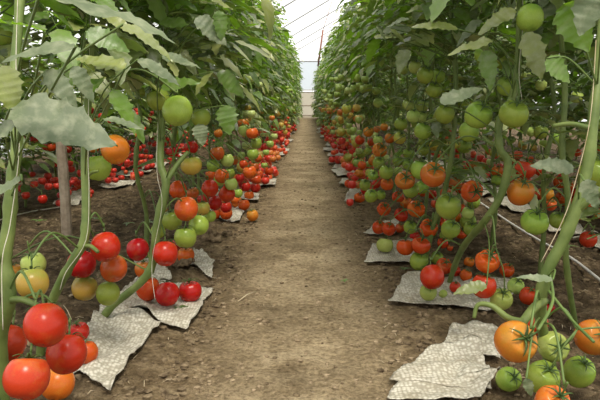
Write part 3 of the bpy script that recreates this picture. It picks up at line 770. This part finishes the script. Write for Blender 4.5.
X_(177, 111, 32, 'G', 'largest glossy green tomato high on the left', .080, 0, -1)
X_(158, 99, 25, 'G', 'green tomato left of the largest high green one', .070, 0)
X_(201, 117, 21, 'G', 'green tomato right of the largest high green one', .066, 0, 0)
X_(115, 149, 31, 'O', 'glossy orange tomato under the large dusty leaf', .074, 0, -1)
X_(97, 167, 30, 'G', 'dull green tomato behind the orange one under the dusty leaf', .078, 0, 0)
X_(94, 147, 12, 'O', 'small orange tomato edge beside the dusty leaf tip', .05, 0)
X_(81, 69, 30, 'P', 'pale yellow green tomato among the top left leaves', .074, 0, -1)
X_(3, 35, 28, 'G', 'green tomato cut by the left edge near the top', .072, 0)
X_(140, 92, 12, 'G', 'small green tomato behind leaves left of the high green trio', .05, 0)
X_(218, 133, 9, 'O', 'small pale orange tomato above the orange one, left row', .045, 0)
X_(248, 108, 7, 'Y', 'small yellow tomato high among the left row leaves', .045, 0)
# right side ----------------------------------------------------------------
X_(516, 342, 46, 'O', 'large orange tomato at the lower right, showing its green calyx', .084, 0, .55)
X_(553, 346, 35, 'P', 'pale green tomato between the two big orange ones', .070, 1, .6)
X_(593, 337, 42, 'O', 'large orange tomato cut by the right edge', .084, 0, .5)
X_(543, 378, 38, 'G', 'large green tomato in the bottom row, between two other greens', .074, 0, .1)
X_(579, 372, 36, 'G', 'green tomato at the bottom right, rightmost of the greens', .074, 0, 0)
X_(509, 379, 28, 'G', 'green tomato under the large orange one, leftmost of the bottom greens', .066, 0, .4)
X_(553, 403, 42, 'E', 'orange red tomato cut by the bottom edge, right side', .076, 1, .3)
X_(535, 323, 27, 'E', 'orange red tomato behind the large orange one, under the thick stem', .066, 0)
X_(487, 261, 27, 'R', 'ribbed red tomato, upper of the red pair right of centre', .074, 2, .3)
X_(484, 286, 27, 'R', 'red tomato, lower of the red pair right of centre', .074, 0, -.3)
X_(507, 270, 16, 'R', 'small red tomato right of the red pair', .055, 1)
X_(516, 286, 18, 'P', 'pale green tomato right below the red pair', .058, 0)
X_(501, 299, 24, 'P', 'pale green tomato lying below the red pair', .066, 0)
X_(529, 296, 20, 'D', 'deep red tomato behind the foot of the thick stem', .070, 0)
X_(547, 308, 18, 'D', 'deep red tomato right behind the thick stem foot', .070, 0)
X_(535, 222, 30, 'G', 'big ribbed green tomato left of the thick stem', .084, 1, .1)
X_(558, 220, 19, 'G', 'green tomato behind the thick stem beside the big ribbed one', .066, 0)
X_(551, 205, 13, 'E', 'small reddish tomato above the green one behind the thick stem', .055, 0)
X_(588, 239, 19, 'D', 'deep red tomato over the net at the right edge', .066, 0)
X_(521, 192, 29, 'O', 'large orange tomato above the big ribbed green one', .082, 0, .1)
X_(525, 169, 24, 'E', 'orange red tomato on top of the large orange one, upper right', .074, 2, -.2)
X_(547, 194, 15, 'O', 'small orange tomato right of the large orange one, upper right', .06, 0)
X_(540, 170, 13, 'R', 'small red tomato right of the orange red one, upper right', .055, 0)
X_(472, 191, 24, 'E', 'ribbed orange red tomato with dark calyx turned forward', .080, 4, .75)
X_(497, 180, 12, 'G', 'small green tomato left of the large orange one, upper right', .05, 0)
X_(497, 171, 12, 'E', 'small orange red tomato on the green one behind the zigzag stem', .05, 0)
X_(448, 206, 27, 'G', 'large round green tomato left of the forward facing ribbed one', .084, 0, .1)
X_(468, 213, 13, 'P', 'small pale green tomato between the large round green and the ribbed one', .05, 0)
X_(433, 175, 27, 'O', 'large blushing orange green tomato above the large round green one', .084, 1, .35)
X_(420, 169, 20, 'G', 'pale green tomato left of the large blushing one', .072, 0)
X_(405, 180, 21, 'O', 'lobed orange tomato left below the large blushing one', .076, 3, .5)
X_(386, 172, 15, 'G', 'round green tomato in the middle right cluster above the ribbed reds', .064, 0)
X_(411, 190, 17, 'G', 'pale green tomato below the lobed orange one', .066, 1)
X_(384, 209, 15, 'R', 'red tomato, leftmost of the front ribbed red group', .068, 2, .35)
X_(401, 215, 15, 'R', 'red tomato, lower middle of the front ribbed red group', .068, 2, .3)
X_(416, 209, 19, 'R', 'large ribbed red tomato, right one of the front red group', .078, 4, .4)
X_(398, 197, 13, 'R', 'ribbed red tomato just above the front red group', .060, 2, .3)
X_(387, 184, 14, 'E', 'orange red tomato under the round green one, middle right', .062, 1, .2)
X_(376, 184, 9, 'R', 'small red tomato left of the orange red one, middle right', .045, 0)
X_(371, 196, 14, 'G', 'green tomato at the right path edge, lower one of two', .062, 0)
X_(365, 185, 12, 'G', 'green tomato at the right path edge, upper one of two', .058, 0)
X_(381, 195, 10, 'G', 'small green tomato right of the two at the path edge', .048, 0)
X_(373, 175, 11, 'G', 'small green tomato with calyx above the two at the path edge', .050, 0, .5)
X_(359, 173, 9, 'O', 'orange tomato lying at the right path edge above the two greens', .050, 0)
X_(362, 165, 9, 'R', 'small red tomato above the orange one at the right path edge', .050, 0)
X_(379, 163, 13, 'G', 'green tomato above the round green one, middle right', .062, 0)
X_(398, 161, 11, 'G', 'small green tomato among the upper middle right leaves', .056, 0)
X_(408, 164, 12, 'G', 'green tomato left of the pale green by the blushing one', .058, 0)
X_(422, 187, 14, 'G', 'green tomato in shade under the large blushing one', .062, 0)
X_(379, 227, 14, 'R', 'left red tomato resting on the foam tip at the right path edge', .062, 0)
X_(389, 229, 14, 'R', 'second red tomato on the foam tip, right of the leftmost', .060, 0)
X_(400, 228, 10, 'E', 'small orange red tomato beside the reds on the foam tip', .048, 0)
X_(410, 227, 14, 'G', 'green tomato between the foam tip reds and a ribbed red', .058, 0)
X_(415, 236, 11, 'R', 'small red tomato below the green one by the foam tip', .050, 0)
X_(429, 228, 20, 'R', 'ribbed red tomato with calyx, right of the foam tip group', .078, 2, .4)
X_(385, 245, 18, 'P', 'oval pale green tomato lying alone at the right path edge', .070, 3, -.5)
X_(405, 247, 19, 'R', 'red tomato right of the oval pale green one', .072, 1, -.2)
X_(421, 245, 20, 'R', 'ribbed red tomato, second right of the oval pale green one', .074, 2, 0)
X_(443, 243, 19, 'R', 'red tomato, third right of the oval pale green one', .074, 2, .2)
X_(419, 261, 20, 'G', 'mottled green tomato on the soil at the right path edge', .072, 0)
X_(437, 258, 14, 'G', 'small green tomato behind the lying red one, right side', .056, 0)
X_(432, 277, 26, 'R', 'large red tomato lying on the long right foam sheet', .080, 0, -1)
X_(444, 266, 18, 'E', 'orange red tomato behind the large lying red one', .066, 2, .3)
X_(428, 292, 18, 'P', 'pale green tomato lying in front of the large red one on the sheet', .062, 0)
X_(443, 294, 9, 'P', 'tiny pale green tomato beside the one in front of the large red', .035, 0)
X_(455, 271, 12, 'D', 'deep red tomato in shade right of the lying orange red one', .050, 0)
X_(466, 275, 13, 'R', 'small red tomato left of the lower of the red pair', .050, 0)
X_(469, 262, 11, 'E', 'small orange red tomato left of the upper of the red pair', .045, 0)
X_(455, 287, 12, 'R', 'small red tomato low between the lying large red and the red pair', .050, 0)
X_(451, 229, 20, 'G', 'green tomato directly below the large round green one', .070, 0)
X_(471, 229, 16, 'G', 'green tomato right of the one below the large round green', .062, 0)
X_(450, 248, 10, 'E', 'small orange red tomato under the second large green one', .045, 0)
X_(479, 115, 29, 'G', 'left of the two largest hanging green tomatoes on the right', .082, 0, .35)
X_(514, 114, 32, 'G', 'right of the two largest hanging green tomatoes on the right', .084, 1, .1)
X_(469, 131, 22, 'G', 'green tomato below the left of the two largest green ones', .072, 0)
X_(445, 114, 21, 'G', 'round green tomato beneath the crossing dusty leaf', .074, 0)
X_(425, 75, 18, 'G', 'green tomato, left one of the high pair on the right', .066, 0)
X_(438, 76, 16, 'G', 'green tomato, right one of the high pair on the right', .062, 0)
X_(434, 90, 17, 'G', 'green tomato below the high pair on the right', .064, 1)
X_(415, 67, 14, 'P', 'pale green tomato left of the high pair on the right', .060, 0)
X_(404, 70, 9, 'P', 'small pale green tomato furthest left of the high pair', .045, 0)
X_(455, 78, 12, 'P', 'pale green tomato right of the high pair behind the dark stem', .055, 0)
X_(413, 116, 14, 'P', 'pale green tomato, left of the round one beneath the crossing leaf', .060, 0)
X_(409, 106, 11, 'P', 'small pale green tomato above its neighbour left of the crossing leaf', .052, 0)
X_(423, 131, 18, 'G', 'green tomato hanging in the middle of the right row', .070, 0)
X_(422, 117, 12, 'P', 'pale green tomato touching the one left of the crossing leaf', .056, 0)
X_(401, 124, 14, 'G', 'pale green tomato left of the middle hanging green one', .064, 1)
X_(400, 138, 13, 'Y', 'yellow green tomato below left of the middle hanging green one', .062, 0)
X_(390, 138, 11, 'O', 'orange tomato left of the yellow green one, right row', .056, 0)
X_(384, 127, 8, 'O', 'small orange tomato above the other, right row', .045, 0)
X_(380, 150, 16, 'O', 'ribbed orange tomato with calyx in the far middle of the right row', .080, 2, .5)
X_(378, 140, 10, 'P', 'pale green tomato just above the ribbed orange one, right row', .058, 0)
X_(368, 151, 8, 'G', 'small green tomato left of the ribbed orange one, right row', .050, 0)
X_(360, 140, 10, 'E', 'orange red tomato left above the ribbed orange one, right row', .060, 0)
X_(371, 142, 8, 'R', 'small red tomato left of the pale green one, right row', .050, 0)
X_(530, 18, 31, 'G', 'large glossy green tomato near the top edge on the right', .080, 0, -.4)
X_(485, 54, 22, 'G', 'dark green tomato left of the zigzag stem top', .072, 0)
X_(502, 61, 18, 'G', 'green tomato touching the zigzag stem top on its left', .064, 0)
X_(507, 86, 22, 'G', 'green tomato behind the zigzag stem above the two largest greens', .074, 0)
X_(541, 85, 13, 'P', 'small pale green tomato right of the zigzag stem', .056, 0)
X_(526, 76, 11, 'P', 'small pale green tomato close right of the zigzag stem', .050, 0)
X_(577, 97, 14, 'P', 'small green tomato upper right, left of the thick stem', .060, 0)
X_(541, 132, 16, 'G', 'green tomato right of the two largest, mid height', .066, 0)
X_(556, 138, 13, 'G', 'smaller green tomato right of the mid height one', .058, 0)
X_(597, 172, 38, 'G', 'oval green tomato cut by the right edge beside the thick stem', .082, 0, 0)
X_(553, 45, 16, 'G', 'dark green tomato behind leaves at the top right', .066, 0)
X_(511, 182, 8, 'D', 'deep red small tomato behind the large orange one', .035, 0)
X_(579, 186 + 28, 13, 'E', 'orange red tomato behind the side shoot of the thick stem', .06, 0)

def place(t):
    r = ray(t['px'], t['py']); d = F * t['D'] / t['dia']; k = -r.z; rad = .46 * t['D']
    p = CAM + r * d
    g = gh(p.x, p.y) + .012
    if k > 0 and p.z - rad < g + .045:            # lies on the sheet or soil
        d2 = (CAM.z - g) / (k + .46 * t['dia'] / F)
        if .8 < d2 / d < 1.22: d = d2; t['rest'] = True
        elif d2 < d: d = d2; t['rest'] = True
    t['d'] = d; t['D'] = t['dia'] * d / F
for t in T: place(t)
def tpos(t): return CAM + ray(t['px'], t['py']) * t['d']
for it in range(60):                               # slide overlapping hand-set fruit apart along their distance
    moved = 0
    for i in range(len(T)):
        for j in range(i + 1, len(T)):
            a, b = T[i], T[j]; pa, pb = tpos(a), tpos(b); ra, rb = .47 * a['D'], .47 * b['D']
            dd = (pa - pb).length
            if dd < (ra + rb) * .985:
                if a['dia'] / a['D'] < b['dia'] / b['D'] : a, b = b, a       # a in front
                s = (ra + rb) - dd + .001
                if not a.get('rest'): a['d'] -= s * .5
                if not b.get('rest'):
                    q = tpos(b); nd = b['d'] + s * .6
                    if (CAM + ray(b['px'], b['py']) * nd).z > .47 * b['D'] + .03: b['d'] = nd
                if a.get('rest') and b.get('rest'): b['D'] *= .985; a['D'] *= .99
                moved += 1
    if not moved: break
print('relax', it, moved)
for t in T: t['pos'] = tpos(t)

# procedural remainder of the rows --------------------------------------
cell = {}
def key(p): return (int(p.x // .1), int(p.y // .1), int(p.z // .1))
def free(p, r):
    k = key(p)
    for a in (-1, 0, 1):
        for b_ in (-1, 0, 1):
            for c_ in (-1, 0, 1):
                for q, s in cell.get((k[0] + a, k[1] + b_, k[2] + c_), ()):
                    if (q - p).length < (r + s) * .97: return False
    return True
def put(p, r): cell.setdefault(key(p), []).append((p, r))
for t in T: put(t['pos'], .48 * t['D'])
PR = []
def cluster(cx, cy, cz, n, cols, spread, rowname, lvl, Dm=.062):
    if rowname == 'NL': cols = 'RRRRRRRRED'; Dm = .046
    for i in range(n):
        D = Dm * U(.78, 1.2)
        for k in range(14):
            p = V((cx + random.gauss(0, spread), cy + random.gauss(0, spread * 1.2), cz + random.gauss(0, spread * .8)))
            g = gh(p.x, p.y) + .012 + .47 * D
            if p.z < g + .02: p.z = g
            if abs(p.x) < .235: continue
            if free(p, .48 * D):
                put(p, .48 * D); PR.append(dict(pos=p, D=D, col=random.choice(cols), row=rowname, rest=p.z <= g + .001)); break
def rowfruit(s, y0, y1, rn, Xi, green, step=.26, dens=1.0):
    y = y0
    while y < y1:
        cluster(s * (Xi + U(0, .12)), y, U(.04, .13), int(U(4, 8) * dens), 'RRRRREEO' if green < .5 else 'RRRRREEGO', .055, rn, 0)
        if R() < .85: cluster(s * (Xi + U(.02, .16)), y + U(-.1, .1), U(.18, .30), int(U(3, 6) * dens), 'RREEOGPY' if green < .5 else 'REOGGPGY', .05, rn, 1)
        if R() < (.4 + .5 * green): cluster(s * (Xi + U(.0, .14) - .04 * green), y + U(-.1, .1), U(.36, .55), int(U(3, 5) * dens), 'GGPYO', .045, rn, 2)
        if R() < .95 * green: cluster(s * (Xi + U(-.08, .08)), y + U(-.1, .1), U(.6, .85), int(U(2, 5) * dens), 'GGGP', .045, rn, 3)
        y += step * U(.8, 1.2)
rowfruit(-1, 3.15, 13.5, 'L', .34, .25)
rowfruit(1, 3.7, 12.5, 'R', .34, 1.0, .3)
rowfruit(-1, 3.3, 9, 'NL', 1.42, .1, .2)
rowfruit(1, 2.6, 8, 'NR', 1.45, .3, .35)
rowfruit(1, 2.6, 3.6, 'R2', .62, .8, .3, .7)
RN = dict(L='the left path row', R='the right path row', NL='the neighbouring row beyond the stake',
          NR='the neighbouring row behind right stems', R2='the shade behind right stems')
for t in PR:
    x, y, d = project(t['pos']); t['dia'] = F * t['D'] / d; t['d'] = d
    t['vis'] = -5 < x < 605 and -5 < y < 405
vis = [t for t in PR if t['vis']]; vis.sort(key=lambda t: -t['dia'])
# in each half of the picture the largest come first
keep = vis[:max(0, 299 - len(T))]; ids = set(id(t) for t in keep); rest = [t for t in PR if id(t) not in ids]
print('hand', len(T), 'proc indiv', len(keep), 'stuff', len(rest))

def orient(t):
    c = t.get('c', 0); k = t.get('kind')
    side = -1 if t['pos'].x < 0 else 1
    # tilt of the stalk end away from vertical, toward (+) or away from (-) the viewer's side of the row
    a = c * math.radians(84) + (math.radians(14) if side > 0 else 0) if c > 0 else c * math.radians(40)
    if c == 0 and side > 0: a = math.radians(22)
    q = Quaternion((1, 0, 0), a + U(-.15, .15)) @ Quaternion((0, 1, 0), side * U(0, .3))
    return q @ Quaternion((0, 0, 1), U(0, 6.28))
STALKS = []
def build_tomato(t, hi):
    kind = t['kind'] if t.get('kind') is not None else random.choice((0, 0, 1, 1, 2) if t['pos'].x > 0 else (0, 0, 0, 1))
    o = link('tomato', tmesh(kind, t['col'], hi)); o.location = t['pos']; sc_ = t['D'] * (.97 / ray(t['px'], t['py']).length if 'px' in t else 1); o.scale = (sc_,) * 3
    q = orient(t); o.rotation_mode = 'QUATERNION'; o.rotation_quaternion = q
    if t['dia'] >= 9.5:
        link('calyx', random.choice(CAL), o)
    t['top'] = t['pos'] + (q @ V((.03, 0, .54))) * t['D']
    if not t.get('rest') and t['dia'] >= 6: STALKS.append(t)
    return o
for t in T:
    tag(build_tomato(t, True), t['lab'], 'tomato', 'tomatoes')
for t in keep:
    far = 'nearer stretch' if t['d'] < 5.2 else ('middle stretch' if t['d'] < 8 else 'far stretch'); far += ' of'
    h = 'low over the ground' if t['pos'].z < .17 else ('at middle height' if t['pos'].z < .36 else 'hanging high')
    tag(build_tomato(t, t['dia'] > 9), '%s tomato %s, %s %s' % (COLN[t['col']], h, far, RN[t['row']]), 'tomato', 'tomatoes')
mb = MB(); keys = 'RDEOYGP'; base = {k: tomato_mesh(k, 12, 8) for k in (0, 1)}
for t in rest:
    vs, fs = base[random.randrange(2)]; a = U(0, 6); ca, sa = math.cos(a), math.sin(a); D = t['D']; p = t['pos']
    mb.add([(p.x + D * (v[0] * ca - v[1] * sa), p.y + D * (v[0] * sa + v[1] * ca), p.z + D * v[2]) for v in vs], fs, keys.index(t['col']))
plain = []
for k in keys:
    src = dict(R=(.54, .03, .014), D=(.4, .02, .014), E=(.6, .08, .02), O=(.52, .15, .025), Y=(.5, .34, .06), G=(.27, .37, .07), P=(.4, .48, .15))[k]
    plain.append(mat_simple('skin_small_' + k, tuple(c * .85 for c in src), tuple(min(1, c * 1.12) for c in src), 12, .36, .5))
tag(link('small_tomatoes', mb.mesh('small_tomatoes', plain)), 'countless tiny distant tomatoes hanging all along the far rows', 'tomato', kind='stuff')

# fruit trusses: cluster hanging fruit and tie each cluster to the nearest stem
left = list(STALKS); clusters = []
while left:
    c = [left.pop(0)]; ch = True
    while ch:
        ch = False
        for t in list(left):
            if any((t['pos'] - q['pos']).length < .085 for q in c) and len(c) < 6: c.append(t); left.remove(t); ch = True
    clusters.append(c)
for c in clusters:
    top = sum((t['top'] for t in c), V((0, 0, 0))) / len(c); top.z = max(t['top'].z for t in c) + .012
    best = None
    for e, w, inv in STEMS:
        if abs(w[0].y - top.y) > .8 or abs(w[0].x - top.x) > .8: continue
        for p in w:
            dz = p.z - top.z
            dd = (p - top).length + (0 if dz > -.02 else .3) + (.0 if dz < .25 else .1)
            if best is None or dd < best[0]: best = (dd, e, p, inv)
    if not best: continue
    _, e, p, inv = best
    mid = p.lerp(top, .55) + V((0, 0, .03 + .12 * (p - top).length)); mb = MB()
    rr = .0019 if c[0]['d'] < 2.4 else .0016
    w = spline([p, mid, top], 6); mb.tube([inv @ q for q in w], rr * 1.3, 6)
    for t in c:
        tt = t['top']; dirv = (tt - t['pos']).normalized()
        m2 = tt + dirv * .012 + (top - tt) * .3 + V((0, 0, .008))
        mb.tube([inv @ q for q in spline([top, m2, tt - dirv * .006], 5)], rr, 6)
    link('fruit_truss', mb.mesh('fruit_truss', M['thin']), e)

# ------------------------------------------------------------------ light
w = bpy.data.worlds.new('world'); S.world = w; w.use_nodes = True; nt = w.node_tree; nt.nodes.clear()
o = nt.nodes.new('ShaderNodeOutputWorld'); bg = nt.nodes.new('ShaderNodeBackground'); bg.inputs[0].default_value = (1.0, .985, .95, 1); bg.inputs[1].default_value = 1.22
nt.links.new(bg.outputs[0], o.inputs[0])
sd = bpy.data.lights.new('sun', 'SUN'); sd.energy = 5.0; sd.angle = math.radians(16); sd.color = (1, .93, .80)
so = bpy.data.objects.new('sun', sd); COL.objects.link(so); so.rotation_euler = (math.radians(24), math.radians(10), 0); so.location = (0, 0, 8)
S.view_settings.view_transform = 'Standard'; S.view_settings.look = 'None'; S.view_settings.gamma = 1; S.view_settings.exposure = .1
S.view_settings.use_curve_mapping = False
try:
    S.cycles.max_bounces = 10; S.cycles.transparent_max_bounces = 16; S.cycles.diffuse_bounces = 5
except Exception: pass
